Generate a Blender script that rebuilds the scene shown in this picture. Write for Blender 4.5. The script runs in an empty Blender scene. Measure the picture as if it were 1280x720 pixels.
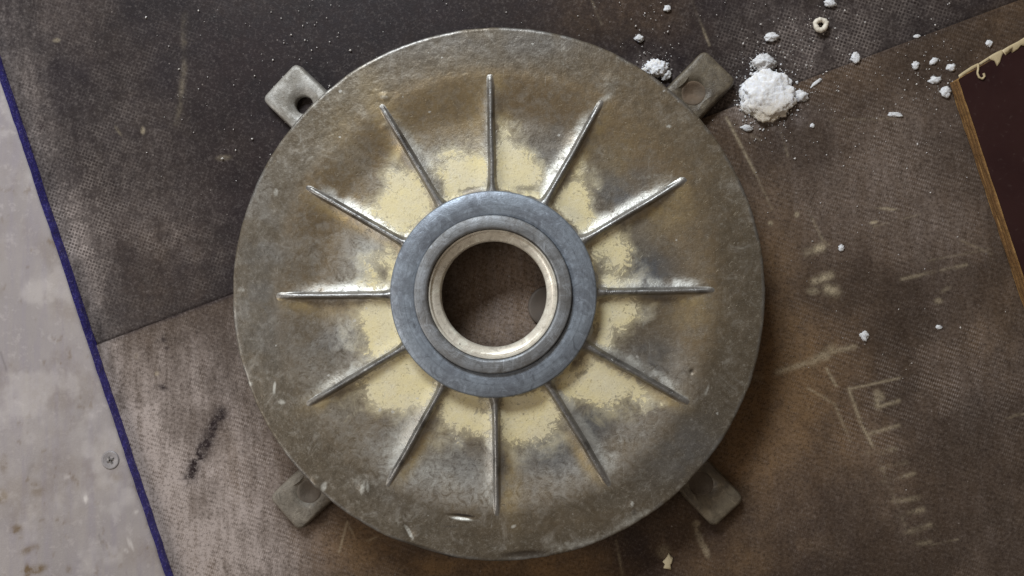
import bpy, bmesh, math, random
import numpy as np
from mathutils import Matrix, Vector, noise as mn

# ------------------------------------------------------------------ camera
scene = bpy.context.scene
COL = scene.collection
F = 985.0
CAM = np.array([0.0369, 0.0040, 0.536])
AY = math.radians(2.909)
R = np.array([[math.cos(AY), 0, math.sin(AY)], [0, 1, 0], [-math.sin(AY), 0, math.cos(AY)]])
cam_data = bpy.data.cameras.new('camera')
cam_data.sensor_width = 36.0
cam_data.lens = F / 1280.0 * 36.0
cam_data.clip_start = 0.01
cam_data.clip_end = 50.0
cam = bpy.data.objects.new('camera', cam_data)
COL.objects.link(cam)
cam.matrix_world = Matrix.Translation(Vector(CAM)) @ Matrix(R.tolist()).to_4x4()
scene.camera = cam

# ------------------------------------------------------------------ light
world = bpy.data.worlds.new('World')
scene.world = world
world.use_nodes = True
bg = world.node_tree.nodes['Background']
bg.inputs['Color'].default_value = (1.0, 0.84, 0.68, 1)
bg.inputs['Strength'].default_value = 0.18


def area_light(name, loc, target, sx, sy, power, color):
    d = bpy.data.lights.new(name, 'AREA')
    d.shape = 'RECTANGLE'
    d.size, d.size_y = sx, sy
    d.energy = power
    d.color = color
    o = bpy.data.objects.new(name, d)
    COL.objects.link(o)
    o.location = loc
    o.rotation_euler = (Vector(target) - Vector(loc)).to_track_quat('-Z', 'Y').to_euler()
    return o


area_light('ceiling_tube_lamp', (-0.38, 0.92, 0.80), (0, 0, 0), 0.50, 0.25, 18.5, (0.86, 0.935, 1.0))
area_light('window_light', (-0.95, -0.30, 0.75), (0, 0, 0), 0.50, 0.50, 4.8, (1.0, 0.97, 0.93))
scene.view_settings.view_transform = 'Standard'
scene.view_settings.look = 'None'
scene.view_settings.exposure = 0.0
scene.view_settings.gamma = 1.0

# ------------------------------------------------------------------ helpers
rng = np.random.default_rng(7)
random.seed(7)


def U(px, py, z=0.0):
    """photo position -> point on the horizontal plane at height z"""
    d = R @ np.array([(px - 640.0) / F, -(py - 360.0) / F, -1.0])
    t = (z - CAM[2]) / d[2]
    return CAM + d * t


def U2(px, py, z=0.0):
    return U(px, py, z)[:2]


def smooth(x, a=0.0, b=1.0):
    t = np.clip((x - a) / (b - a), 0, 1)
    return t * t * (3 - 2 * t)


def vnoise(x, y, seed=0):
    xi = np.floor(x).astype(np.int64)
    yi = np.floor(y).astype(np.int64)
    fx, fy = x - xi, y - yi
    fx = fx * fx * (3 - 2 * fx)
    fy = fy * fy * (3 - 2 * fy)

    def h(a, b):
        n = (a * 374761393 + b * 668265263 + seed * 1442695041) & 0x7fffffff
        n = ((n ^ (n >> 13)) * 1274126177) & 0x7fffffff
        n = (n ^ (n >> 16)) & 0xffff
        return n / 65535.0
    return (h(xi, yi) * (1 - fx) + h(xi + 1, yi) * fx) * (1 - fy) + (h(xi, yi + 1) * (1 - fx) + h(xi + 1, yi + 1) * fx) * fy


def fbm(x, y, s, octv=4, seed=0):
    v, a, tot = 0, 1.0, 0
    for i in range(octv):
        v = v + a * vnoise(x / s + 17.3 * i, y / s - 9.1 * i, seed + i)
        tot += a
        a *= 0.55
        s *= 0.5
    return v / tot


def blob(X, Y, px, py, rx, ry, ang=0, z=0.0, soft=1.0):
    """soft elliptical stain; sizes in photo pixels, turned by ang degrees (clockwise on the picture)"""
    c = U2(px, py, z)
    k = (CAM[2] - z) / F
    a = math.radians(-ang)
    dx, dy = X - c[0], Y - c[1]
    u = (dx * math.cos(a) + dy * math.sin(a)) / (rx * k)
    v = (-dx * math.sin(a) + dy * math.cos(a)) / (ry * k)
    return np.exp(-(u * u + v * v) ** soft)


def stroke(X, Y, pts, w, z=0.0):
    """line mark through photo points, w = half width in pixels"""
    k = (CAM[2] - z) / F * w
    out = np.zeros_like(X)
    P = [U2(p[0], p[1], z) for p in pts]
    for a, b in zip(P[:-1], P[1:]):
        ba = b - a
        m = (X > min(a[0], b[0]) - 4 * k) & (X < max(a[0], b[0]) + 4 * k) & (Y > min(a[1], b[1]) - 4 * k) & (Y < max(a[1], b[1]) + 4 * k)
        if not m.any():
            continue
        px, py = X[m] - a[0], Y[m] - a[1]
        h = np.clip((px * ba[0] + py * ba[1]) / (ba @ ba), 0, 1)
        d = np.hypot(px - ba[0] * h, py - ba[1] * h)
        out[m] = np.maximum(out[m], np.exp(-(d / k) ** 2))
    return out


def mesh_np(name, V, Q, smooth_shade=True):
    me = bpy.data.meshes.new(name)
    V = np.asarray(V, dtype=np.float32)
    Q = np.asarray(Q, dtype=np.int32)
    me.vertices.add(len(V))
    me.vertices.foreach_set('co', V.ravel())
    me.loops.add(Q.size)
    me.loops.foreach_set('vertex_index', Q.ravel())
    me.polygons.add(len(Q))
    me.polygons.foreach_set('loop_start', np.arange(0, Q.size, Q.shape[1], dtype=np.int32))
    me.update(calc_edges=True)
    if smooth_shade:
        me.polygons.foreach_set('use_smooth', np.ones(len(Q), dtype=bool))
    me.validate()
    return me


def attr(me, name, arr):
    a = me.attributes.new(name, 'FLOAT', 'POINT')
    a.data.foreach_set('value', np.asarray(arr, dtype=np.float32).ravel())


def link(name, me, mat=None, parent=None, **props):
    o = bpy.data.objects.new(name, me)
    COL.objects.link(o)
    if mat is not None:
        me.materials.append(mat)
    if parent is not None:
        o.parent = parent
    for k, v in props.items():
        o[k] = v
    return o


def empty(name, loc=(0, 0, 0), **props):
    o = bpy.data.objects.new(name, None)
    COL.objects.link(o)
    o.location = loc
    o.empty_display_size = 0.02
    for k, v in props.items():
        o[k] = v
    return o


def lathe(name, prof, n=160, close=False, wob=0.0):
    prof = np.array(prof, dtype=float)
    t = np.arange(n) * 2 * math.pi / n
    V = np.zeros((len(prof), n, 3))
    V[:, :, 0] = prof[:, 0:1] * np.cos(t)
    V[:, :, 1] = prof[:, 0:1] * np.sin(t)
    V[:, :, 2] = prof[:, 1:2]
    i = np.arange(len(prof) - 1)[:, None]
    j = np.arange(n)[None, :]
    j2 = (j + 1) % n
    Q = np.stack([i * n + j, (i + 1) * n + j, (i + 1) * n + j2, i * n + j2], -1).reshape(-1, 4)
    return mesh_np(name, V.reshape(-1, 3), Q)


def set_sharp(me, deg=35):
    bm = bmesh.new()
    bm.from_mesh(me)
    bmesh.ops.recalc_face_normals(bm, faces=bm.faces)
    for e in bm.edges:
        if len(e.link_faces) == 2 and e.calc_face_angle(0) > math.radians(deg):
            e.smooth = False
    for f in bm.faces:
        f.smooth = True
    bm.to_mesh(me)
    bm.free()


# ------------------------------------------------------------------ material helpers
class NT:
    def __init__(self, name):
        self.m = bpy.data.materials.new(name)
        self.m.use_nodes = True
        self.t = self.m.node_tree
        self.n = self.t.nodes
        self.bsdf = self.n['Principled BSDF']
        self.tc = self.n.new('ShaderNodeTexCoord')
        self.co = self.tc.outputs['Object']

    def L(self, a, b):
        self.t.links.new(a, b)

    def put(self, sock, v):
        if hasattr(v, 'links'):
            self.L(v, sock)
        elif isinstance(v, (tuple, list)) and len(v) == 3 and sock.type == 'RGBA':
            sock.default_value = (*v, 1)
        else:
            sock.default_value = v

    def at(self, name):
        a = self.n.new('ShaderNodeAttribute')
        a.attribute_name = name
        return a.outputs['Fac']

    def noise(self, scale, detail=4, rough=0.55, dist=0.0, co=None):
        a = self.n.new('ShaderNodeTexNoise')
        a.inputs['Scale'].default_value = scale
        a.inputs['Detail'].default_value = detail
        a.inputs['Roughness'].default_value = rough
        a.inputs['Distortion'].default_value = dist
        self.L(co or self.co, a.inputs['Vector'])
        return a.outputs['Fac']

    def math(self, op, a, b=0.0, c=0.0, clamp=False):
        m = self.n.new('ShaderNodeMath')
        m.operation = op
        m.use_clamp = clamp
        self.put(m.inputs[0], a)
        self.put(m.inputs[1], b)
        if len(m.inputs) > 2:
            self.put(m.inputs[2], c)
        return m.outputs[0]

    def ramp(self, v, lo, hi, a=0.0, b=1.0, kind='SMOOTHSTEP'):
        m = self.n.new('ShaderNodeMapRange')
        m.interpolation_type = kind
        self.put(m.inputs['Value'], v)
        m.inputs['From Min'].default_value = lo
        m.inputs['From Max'].default_value = hi
        m.inputs['To Min'].default_value = a
        m.inputs['To Max'].default_value = b
        return m.outputs['Result']

    def mix(self, f, a, b, mode='MIX'):
        m = self.n.new('ShaderNodeMix')
        m.data_type = 'RGBA'
        m.blend_type = mode
        self.put(m.inputs[0], f)
        self.put(m.inputs[6], a)
        self.put(m.inputs[7], b)
        return m.outputs[2]

    def mapping(self, scale=(1, 1, 1), rot=0.0):
        m = self.n.new('ShaderNodeMapping')
        m.inputs['Scale'].default_value = scale
        m.inputs['Rotation'].default_value = (0, 0, rot)
        self.L(self.co, m.inputs['Vector'])
        return m.outputs['Vector']

    def sep(self, v):
        s = self.n.new('ShaderNodeSeparateXYZ')
        self.L(v, s.inputs[0])
        return s.outputs

    def bump(self, h, strength, dist):
        b = self.n.new('ShaderNodeBump')
        b.inputs['Strength'].default_value = strength
        b.inputs['Distance'].default_value = dist
        self.L(h, b.inputs['Height'])
        self.L(b.outputs['Normal'], self.bsdf.inputs['Normal'])

    def out(self, col, rough=0.6, metal=0.0, spec=0.5):
        self.put(self.bsdf.inputs['Base Color'], col)
        self.put(self.bsdf.inputs['Roughness'], rough)
        self.put(self.bsdf.inputs['Metallic'], metal)
        self.put(self.bsdf.inputs['Specular IOR Level'], spec)
        return self.m


SHEET_ROT = math.radians(19.3)


def mat_film(name, stagger, base):
    """film faced plywood: dark phenolic film embossed by a wire mesh, dusty, stained"""
    t = NT(name)
    dust_and_light, brown, dark = t.at('dust_and_light'), t.at('brown'), t.at('dark')
    cream, pat = t.at('cream'), t.at('pat')
    v = t.mapping(rot=SHEET_ROT)
    wob = t.noise(60, 2)
    s = t.sep(v)
    k = 2 * math.pi / (0.0029 if stagger else 0.0023)
    x = t.math('MULTIPLY_ADD', s[0], k, t.math('MULTIPLY', wob, 2.5))
    y = t.math('MULTIPLY_ADD', s[1], k, t.math('MULTIPLY', wob, 2.0))
    if stagger:
        a = t.math('SINE', t.math('ADD', x, t.math('MULTIPLY', y, 0.5)))
        b = t.math('SINE', t.math('SUBTRACT', x, t.math('MULTIPLY', y, 0.5)))
        g = t.math('MULTIPLY_ADD', t.math('MULTIPLY', a, b), 0.5, 0.5)
    else:
        a = t.math('ABSOLUTE', t.math('SINE', t.math('MULTIPLY', x, 0.5)))
        b = t.math('ABSOLUTE', t.math('SINE', t.math('MULTIPLY', y, 0.5)))
        g = t.math('SUBTRACT', 1.0, t.math('MULTIPLY', a, b))
    g = t.math('POWER', g, 2.2 if stagger else 1.5)
    n_big = t.noise(28, 5, 0.6)
    brk = t.math('MULTIPLY', t.ramp(t.noise(75, 4, 0.65), 0.36, 0.62), t.ramp(t.noise(520, 3, 0.7), 0.30, 0.66, 0.35, 1.25))
    pat = t.math('MULTIPLY', pat, brk)
    grit = t.noise(460, 5, 0.8)
    n_mid = t.noise(140, 5, 0.65)
    n_fine = t.noise(900, 3, 0.6)
    streak = t.noise(1.0, 4, 0.6, co=t.mapping(scale=(170, 26, 1), rot=SHEET_ROT))
    # dust settles in the mesh, uneven
    dn = t.math('MULTIPLY', dust_and_light, t.math('ADD', t.ramp(n_mid, 0.25, 0.75, 0.70, 1.20), t.ramp(streak, 0.3, 0.7, -0.32, 0.34)))
    gp = t.math('MULTIPLY_ADD', t.math('SUBTRACT', g, 0.35), t.math('MULTIPLY', pat, 1.3), 0.58)
    dn = t.math('MULTIPLY', dn, t.math('MULTIPLY', gp, 1.7), clamp=True)
    film = t.mix(t.ramp(n_big, 0.35, 0.7), base, tuple(c * 1.45 for c in base))
    film = t.mix(t.math('MULTIPLY', pat, t.math('MULTIPLY', g, 0.70 if stagger else 0.38)), film, (0.22, 0.185, 0.165))
    bn = t.math('MULTIPLY', brown, t.ramp(n_mid, 0.2, 0.8, 0.55, 1.25), clamp=True)
    c = t.mix(bn, film, (0.160, 0.094, 0.044))
    c = t.mix(dn, c, (0.36, 0.298, 0.268))
    c = t.mix(t.math('MULTIPLY', dark, t.ramp(n_mid, 0.3, 0.6, 0.6, 1.1), clamp=True), c, (0.024, 0.016, 0.016))
    cr = t.math('MULTIPLY', cream, t.ramp(n_fine, 0.3, 0.65, 0.55, 1.15), clamp=True)
    c = t.mix(cr, c, (0.44, 0.36, 0.24))
    # tiny pale specks
    vo = t.n.new('ShaderNodeTexVoronoi')
    vo.inputs['Scale'].default_value = 170
    t.L(t.co, vo.inputs['Vector'])
    hue = t.sep(vo.outputs['Color'])[0]
    sp = t.math('MULTIPLY', t.math('LESS_THAN', vo.outputs['Distance'], t.math('MULTIPLY', t.math('SUBTRACT', hue, 0.78), 0.5)), 0.30)
    c = t.mix(sp, c, (0.42, 0.36, 0.32))
    c = t.mix(t.math('MULTIPLY', t.ramp(grit, 0.50, 0.68, 0.0, 0.75), t.math('ADD', t.math('MULTIPLY', dust_and_light, 0.9), 0.14), clamp=True), c, (0.40, 0.34, 0.31))
    c = t.mix(t.ramp(grit, 0.36, 0.50, 0.55, 0.0), c, (0.020, 0.014, 0.013))
    rough = t.math('ADD', t.ramp(n_mid, 0.3, 0.7, 0.38, 0.60), t.math('MULTIPLY', dust_and_light, 0.4), clamp=True)
    h = t.math('ADD', t.math('MULTIPLY', t.math('MULTIPLY', g, pat), 0.6), t.math('MULTIPLY', n_fine, 0.5))
    t.bump(h, 0.5, 0.0004)
    return t.out(c, rough, 0.0, 0.09)


def mat_cast():
    """weathered cast aluminium with worn cream paint"""
    t = NT('cast_aluminium')
    yel, ochre, brn, pale, slate, dark = (t.at(n) for n in ('yel', 'ochre', 'brn', 'pale', 'slate', 'dark'))
    n1 = t.noise(45, 5, 0.62)
    n2 = t.noise(190, 5, 0.65)
    n3 = t.noise(700, 4, 0.62)
    n4 = t.noise(1700, 2, 0.6)
    nw = t.noise(420, 5, 0.7)
    cloud = t.noise(62, 7, 0.72, 1.4)
    cloud2 = t.noise(130, 6, 0.7, 2.0)
    base = t.mix(t.ramp(n1, 0.32, 0.68), (0.218, 0.184, 0.142), (0.106, 0.083, 0.056))
    base = t.mix(t.math('MULTIPLY', t.at('clean'), t.ramp(cloud2, 0.3, 0.65, 0.35, 1.0)), base, (0.38, 0.362, 0.33))
    base = t.mix(t.math('MULTIPLY', t.at('crust'), t.ramp(cloud, 0.25, 0.7, 1.0, 0.45), clamp=True), base, (0.090, 0.072, 0.050))
    base = t.mix(t.ramp(cloud, 0.50, 0.74, 0, 0.65), base, (0.32, 0.30, 0.268))
    base = t.mix(t.ramp(cloud2, 0.30, 0.50, 0.55, 0), base, (0.088, 0.070, 0.050))
    base = t.mix(t.math('MULTIPLY', t.ramp(nw, 0.52, 0.68, 0, 0.45), t.ramp(cloud2, 0.35, 0.6, 0.4, 1.0)), base, (0.34, 0.308, 0.258))
    base = t.mix(t.math('MULTIPLY', t.ramp(nw, 0.32, 0.47, 0.50, 0), t.ramp(cloud, 0.35, 0.6, 1.0, 0.4)), base, (0.075, 0.060, 0.044))
    c = t.mix(t.math('MULTIPLY', brn, t.ramp(n2, 0.25, 0.7, 0.45, 1.15), clamp=True), base, (0.170, 0.122, 0.070))
    c = t.mix(t.math('MULTIPLY', slate, t.ramp(n2, 0.2, 0.7, 0.7, 1.05), clamp=True), c, (0.118, 0.120, 0.126))
    pm = t.math('ADD', pale, t.math('ADD', t.math('MULTIPLY', t.math('SUBTRACT', cloud2, 0.5), 0.7), t.math('MULTIPLY', t.math('SUBTRACT', nw, 0.5), 0.5)))
    c = t.mix(t.math('MULTIPLY', t.ramp(pm, 0.05, 1.05), t.ramp(pale, 0.0, 0.30)), c, (0.50, 0.485, 0.435))  # pale residue, and the highlight painted on lit rib flanks
    c = t.mix(t.math('MULTIPLY', ochre, t.ramp(n2, 0.2, 0.65, 0.5, 1.15), clamp=True), c, (0.36, 0.265, 0.125))  # ochre residue, and the shade painted on rib sides
    # paint: hard, broken edge
    yn = t.math('ADD', yel, t.math('ADD', t.math('MULTIPLY', t.math('SUBTRACT', cloud2, 0.5), 1.5), t.math('MULTIPLY', t.math('SUBTRACT', nw, 0.5), 0.7)))
    thin = t.ramp(t.math('ADD', yel, t.math('MULTIPLY', t.math('SUBTRACT', cloud, 0.5), 1.2)), 0.10, 0.90, 0.0, 0.62)
    thick = t.ramp(yn, 0.55, 0.80)
    ym = t.math('MAXIMUM', thin, thick)
    ycol = t.mix(t.ramp(n1, 0.3, 0.7), (0.66, 0.560, 0.310), (0.64, 0.565, 0.385))
    ycol = t.mix(t.ramp(nw, 0.56, 0.70, 0, 0.45), ycol, (0.30, 0.21, 0.09))
    ycol = t.mix(t.ramp(cloud2, 0.30, 0.50, 0.5, 0), ycol, (0.70, 0.64, 0.49))
    c = t.mix(ym, c, ycol)
    # little chips through the paint
    chip = t.ramp(t.noise(330, 5, 0.7, 0.8), 0.60, 0.66)
    c = t.mix(t.math('MULTIPLY', chip, t.ramp(cloud, 0.35, 0.65, 0.75, 0.1)), c, (0.14, 0.11, 0.072))
    pit = t.ramp(n3, 0.62, 0.70)
    c = t.mix(t.math('MULTIPLY', pit, 0.45), c, (0.10, 0.08, 0.055))
    c = t.mix(t.ramp(n4, 0.60, 0.74, 0, 0.45), c, (0.38, 0.36, 0.32))
    c = t.mix(t.ramp(n4, 0.26, 0.40, 0.45, 0), c, (0.09, 0.075, 0.06))
    vo = t.n.new('ShaderNodeTexVoronoi')
    vo.inputs['Scale'].default_value = 120
    t.L(t.co, vo.inputs['Vector'])
    hue = t.sep(vo.outputs['Color'])[0]
    spd = t.math('ADD', vo.outputs['Distance'], t.math('MULTIPLY', t.math('SUBTRACT', n3, 0.5), 0.25))
    sp = t.math('MULTIPLY', t.math('LESS_THAN', spd, t.math('MULTIPLY', t.math('SUBTRACT', hue, 0.80), 0.7)), 0.6)
    c = t.mix(sp, c, (0.50, 0.48, 0.44))
    for rot_, sc_ in ((0.5, 700), (2.1, 620), (1.3, 820)):
        hs_ = t.noise(1.0, 3, 0.55, co=t.mapping(scale=(sc_, 22, 22), rot=rot_))
        c = t.mix(t.math('MULTIPLY', t.ramp(hs_, 0.69, 0.74, 0, 0.45), t.ramp(cloud, 0.45, 0.6)), c, (0.42, 0.40, 0.36))
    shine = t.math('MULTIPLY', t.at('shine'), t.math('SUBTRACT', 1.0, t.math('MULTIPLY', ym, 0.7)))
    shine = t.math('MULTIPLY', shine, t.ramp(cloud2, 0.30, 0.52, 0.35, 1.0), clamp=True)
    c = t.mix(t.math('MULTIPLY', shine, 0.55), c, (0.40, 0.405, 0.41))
    c = t.mix(dark, c, (0.035, 0.028, 0.026))
    h = t.math('ADD', t.math('MULTIPLY', n3, 0.7), t.math('MULTIPLY', n2, 0.9))
    h = t.math('ADD', h, t.math('MULTIPLY', thick, 0.5))
    h = t.math('SUBTRACT', h, t.math('MULTIPLY', chip, 0.5))
    t.bump(h, 0.45, 0.0006)
    rgh = t.math('SUBTRACT', t.ramp(cloud2, 0.3, 0.7, 0.36, 0.56), t.math('MULTIPLY', shine, 0.10))
    return t.out(c, rgh, t.math('ADD', t.math('MULTIPLY', t.math('SUBTRACT', 1.0, ym), 0.45), t.math('MULTIPLY', shine, 0.6), clamp=True), 0.30)


def mat_metal(name, ca, cb, metal, r0, r1, bump=0.3, spots=0.3, scale=1.0, spotcol=(0.10, 0.085, 0.07), turn=0.0):
    t = NT(name)
    n1 = t.noise(50 * scale, 5, 0.6)
    n2 = t.noise(260 * scale, 5, 0.65)
    n3 = t.noise(1100 * scale, 3, 0.6)
    c = t.mix(t.ramp(n1, 0.3, 0.7), ca, cb)
    c = t.mix(t.ramp(n2, 0.55, 0.72, 0, spots), c, spotcol)
    c = t.mix(t.ramp(n2, 0.28, 0.42, spots, 0), c, tuple(min(1, x * 1.7) for x in cb))
    c = t.mix(t.ramp(n3, 0.55, 0.75, 0, 0.3), c, spotcol)
    hgt = t.math('ADD', n2, t.math('MULTIPLY', n3, 0.6))
    if turn:
        sx = t.sep(t.co)
        rad = t.math('SQRT', t.math('ADD', t.math('MULTIPLY', sx[0], sx[0]), t.math('MULTIPLY', sx[1], sx[1])))
        cb_ = t.n.new('ShaderNodeCombineXYZ')
        t.L(t.math('MULTIPLY', rad, 1400.0), cb_.inputs[0])
        t.L(t.math('MULTIPLY', n1, 1.5), cb_.inputs[1])
        tn = t.noise(1.0, 3, 0.7, co=cb_.outputs[0])
        wear = t.noise(95, 7, 0.75, 1.6)
        c = t.mix(t.ramp(wear, 0.50, 0.66, 0, 0.65), c, tuple(min(1, x * 1.45) for x in ca))
        c = t.mix(t.ramp(wear, 0.34, 0.48, 0.6, 0), c, tuple(x * 0.50 for x in cb))
        c = t.mix(t.ramp(tn, 0.35, 0.65, 0.0, turn), c, tuple(x * 0.55 for x in cb))
        scr = t.noise(1.0, 3, 0.6, co=t.mapping(scale=(900, 40, 40), rot=0.7))
        c = t.mix(t.ramp(scr, 0.68, 0.74, 0, 0.5), c, tuple(min(1, x * 1.8) for x in ca))
        hgt = t.math('ADD', hgt, t.math('MULTIPLY', tn, turn))
    t.bump(hgt, bump, 0.0004)
    return t.out(c, t.ramp(n2, 0.3, 0.7, r0, r1), metal, 0.5)


M_FILM_A = mat_film('mesh_film_square', False, (0.0105, 0.0085, 0.0105))
M_FILM_B = mat_film('mesh_film_staggered', True, (0.031, 0.021, 0.016))
M_CAST = mat_cast()
M_HUB = mat_metal('hub_grey', (0.275, 0.31, 0.355), (0.18, 0.195, 0.225), 0.50, 0.36, 0.55, 0.4, 0.30, 1.0, (0.12, 0.11, 0.10), 0.30)
M_COLLAR = mat_metal('collar_worn', (0.29, 0.305, 0.325), (0.18, 0.172, 0.165), 0.45, 0.42, 0.6, 0.45, 0.55, 1.0, (0.10, 0.085, 0.075), 0.45)
M_BORE = mat_metal('bore_bright', (0.74, 0.675, 0.575), (0.66, 0.595, 0.49), 0.25, 0.22, 0.38, 0.18, 0.25, 0.8, (0.40, 0.34, 0.25), 0.12)
M_LUG = mat_metal('lug_cast', (0.30, 0.285, 0.26), (0.19, 0.17, 0.14), 0.2, 0.36, 0.6, 0.8, 0.5, 1.0, (0.11, 0.085, 0.06), 0.01)
M_LUGC = mat_metal('lug_dusty', (0.185, 0.158, 0.125), (0.11, 0.09, 0.066), 0.1, 0.45, 0.7, 0.9, 0.6, 1.0, (0.09, 0.065, 0.045), 0.01)
M_LUGB = mat_metal('lug_oily', (0.150, 0.122, 0.084), (0.080, 0.061, 0.042), 0.1, 0.36, 0.58, 0.9, 0.6, 1.0, (0.06, 0.045, 0.03), 0.01)
M_DIRT = mat_metal('packed_dirt', (0.16, 0.105, 0.065), (0.10, 0.07, 0.045), 0.0, 0.75, 0.95, 0.9, 0.3)
M_DIRT2 = mat_metal('packed_dust', (0.125, 0.10, 0.075), (0.075, 0.055, 0.040), 0.0, 0.75, 0.95, 0.9, 0.4)
M_DARK = mat_metal('dark_oxide', (0.03, 0.026, 0.026), (0.045, 0.04, 0.04), 0.1, 0.5, 0.8, 0.5, 0.2)
M_PUCK = mat_metal('dull_disc', (0.125, 0.098, 0.078), (0.085, 0.066, 0.052), 0.0, 0.45, 0.6, 0.3, 0.25)

# ------------------------------------------------------------------ bench: two plywood sheets with a seam
SA, SB = U2(120, 431), U2(1261, 8)
SA2, SB2 = U2(120, 431), U2(995, 104)


def seam_y(x):
    d = (SB2 - SA2)
    return SA2[1] + (x - SA2[0]) * d[1] / d[0]


x_lo, x_hi = U2(-30, 360)[0], U2(1310, 360)[0]
y_lo, y_hi = U2(640, 750)[1], U2(640, -30)[1]
xs = np.concatenate([np.linspace(-0.95, x_lo, 12)[:-1], np.linspace(x_lo, x_hi, 1040), np.linspace(x_hi, 0.95, 12)[1:]])
NV_FINE = (y_hi - y_lo) / 720.0 * 1.2


def sheet(name, upper):
    sy = seam_y(xs)
    cols = []
    n_in = 640 if not upper else 520
    tt = np.linspace(0, 1, n_in)
    if upper:
        near = sy + 0.0001 + 0 * xs
        far_in = np.maximum(y_hi, near + 0.02)
        far = far_in + 0.45
    else:
        near = sy - 0.0001 - 0 * xs
        far_in = np.minimum(y_lo, near - 0.02)
        far = far_in - 0.45
    te = np.linspace(0, 1, 8)[1:]
    Y = np.concatenate([near[None] + (far_in - near)[None] * tt[:, None], far_in[None] + (far - far_in)[None] * te[:, None]], 0)
    X = np.broadcast_to(xs[None], Y.shape).copy()
    # a soft, slightly chipped arris along the seam and gentle waviness
    d = np.abs(Y - near[None])
    chip = 0.0011 * (fbm(X, Y, 0.010, 3, 5) - 0.30)
    Z = -0.0005 * (1 - 0.5 * smooth(X, -0.1, 0.12)) * np.exp(-(d / np.maximum(chip + 0.0009, 0.0003)) ** 2) + 0.0005 * (fbm(X, Y, 0.12, 2, 9) - 0.5)
    if upper:
        Z = Z - 0.0012 * np.exp(-d / 0.05) - 0.0006
    ny, nx = Y.shape
    i, j = np.arange(ny - 1)[:, None], np.arange(nx - 1)[None]
    a = i * nx + j
    Q = np.stack([a, a + 1, a + nx + 1, a + nx], -1).reshape(-1, 4)
    if not upper:
        Q = Q[:, ::-1]
    V = np.stack([X, Y, Z], -1).reshape(-1, 3)
    me = mesh_np(name, V, Q)
    x, y = X.ravel(), Y.ravel()
    B = lambda *a, **k: blob(x, y, *a, **k)
    S = lambda p, w: stroke(x, y, p, w)
    nz = fbm(x, y, 0.05, 5, 21)
    nf = fbm(x, y, 0.012, 4, 33)
    ca, sa = math.cos(SHEET_ROT), math.sin(SHEET_ROT)
    xr, yr = x * ca + y * sa, -x * sa + y * ca
    st = fbm(xr / 1.0, yr / 7.0, 0.010, 4, 44)          # wiping streaks along the sheet
    dust_and_light = 0.015 + 0 * x
    for b in DUST:
        dust_and_light += b[-1] * B(*b[:-1])
    dust_and_light *= np.where(x < -0.1, 0.80, 0.23) if not upper else 0.33
    dust_and_light *= 0.35 + 0.85 * smooth(nz, 0.25, 0.75) + 0.5 * (st - 0.4)
    dust_and_light = dust_and_light + 0.50 * B(620, 370, 90, 90) * (0.25 + 1.0 * nz) + 0.9 * B(955, 138, 40, 22, 10) * smooth(nf, 0.25, 0.6) + 0.5 * B(822, 86, 24, 18) * smooth(nf, 0.3, 0.6)  # pale patch under bore stands in for light there; other two are powder
    brown = (0.06 if upper else 0.22) + 0 * x
    for b in BROWN:
        brown += b[-1] * B(*b[:-1])
    brown *= 0.5 + 0.9 * smooth(nz, 0.3, 0.7)
    dark = 0 * x
    for b in DARK:
        dark += b[-1] * B(*b[:-1]) * (0.5 + smooth(nf, 0.3, 0.6))
    dark += 1.2 * S([(236, 598), (248, 572), (262, 545), (276, 517)], 9) * smooth(nf, 0.25, 0.55)
    dark += 0.65 * S([(120, 431), (289, 369)], 3.2) * (0.5 + nf) + 0.25 * S([(995, 104), (1261, 9)], 2.5)
    cream = 0 * x
    for p, w, am in SCRATCH:
        cream = np.maximum(cream, 0.85 * am * S(p, w * 1.1) * (0.14 + 1.1 * smooth(nf, 0.30, 0.62)))
    for b in CREAM:
        cream = np.maximum(cream, b[-1] * B(*b[:5], soft=2.0) * (0.45 + 0.8 * smooth(nf, 0.25, 0.5)))
    pat = (0.12 if upper else 0.35) + 0 * x
    for b in PAT:
        pat += b[-1] * B(*b[:-1])
    pat *= 0.35 + 1.0 * smooth(nz, 0.25, 0.65)
    attr(me, 'dust_and_light', np.clip(dust_and_light, 0, 1))
    attr(me, 'brown', np.clip(brown, 0, 1))
    attr(me, 'dark', np.clip(dark, 0, 1))
    attr(me, 'cream', np.clip(cream, 0, 1))
    attr(me, 'pat', np.clip(pat, 0, 1.2))
    return me


DUST = [(20, 70, 36, 110, -18, .55), (60, 230, 30, 150, -18, .55), (110, 360, 36, 110, -18, .55), (170, 320, 110, 80, -18, .34),
        (60, 20, 80, 50, 0, .14), (130, 150, 90, 90, 0, .14),
        (190, 600, 55, 190, -18, 1.3), (270, 640, 80, 130, -18, 1.1), (200, 470, 100, 60, -18, .85), (320, 705, 60, 40, 0, .5), (280, 520, 50, 90, 0, .40),
        (1090, 250, 170, 90, -15, .52), (1000, 200, 60, 60, 0, .30), (1190, 330, 80, 110, -18, .42), (1250, 450, 90, 90, 0, .46),
        (1190, 500, 110, 60, 0, .34), (1120, 620, 210, 100, 0, .50), (1250, 690, 90, 70, 0, .38), (1080, 40, 130, 60, -18, .24), (930, 25, 70, 40, 0, .14),
        (1150, 150, 120, 60, -18, .40), (1010, 400, 60, 70, 0, .16), (1000, 690, 80, 60, 0, .2), (1000, 60, 60, 40, 0, .1)]
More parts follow.
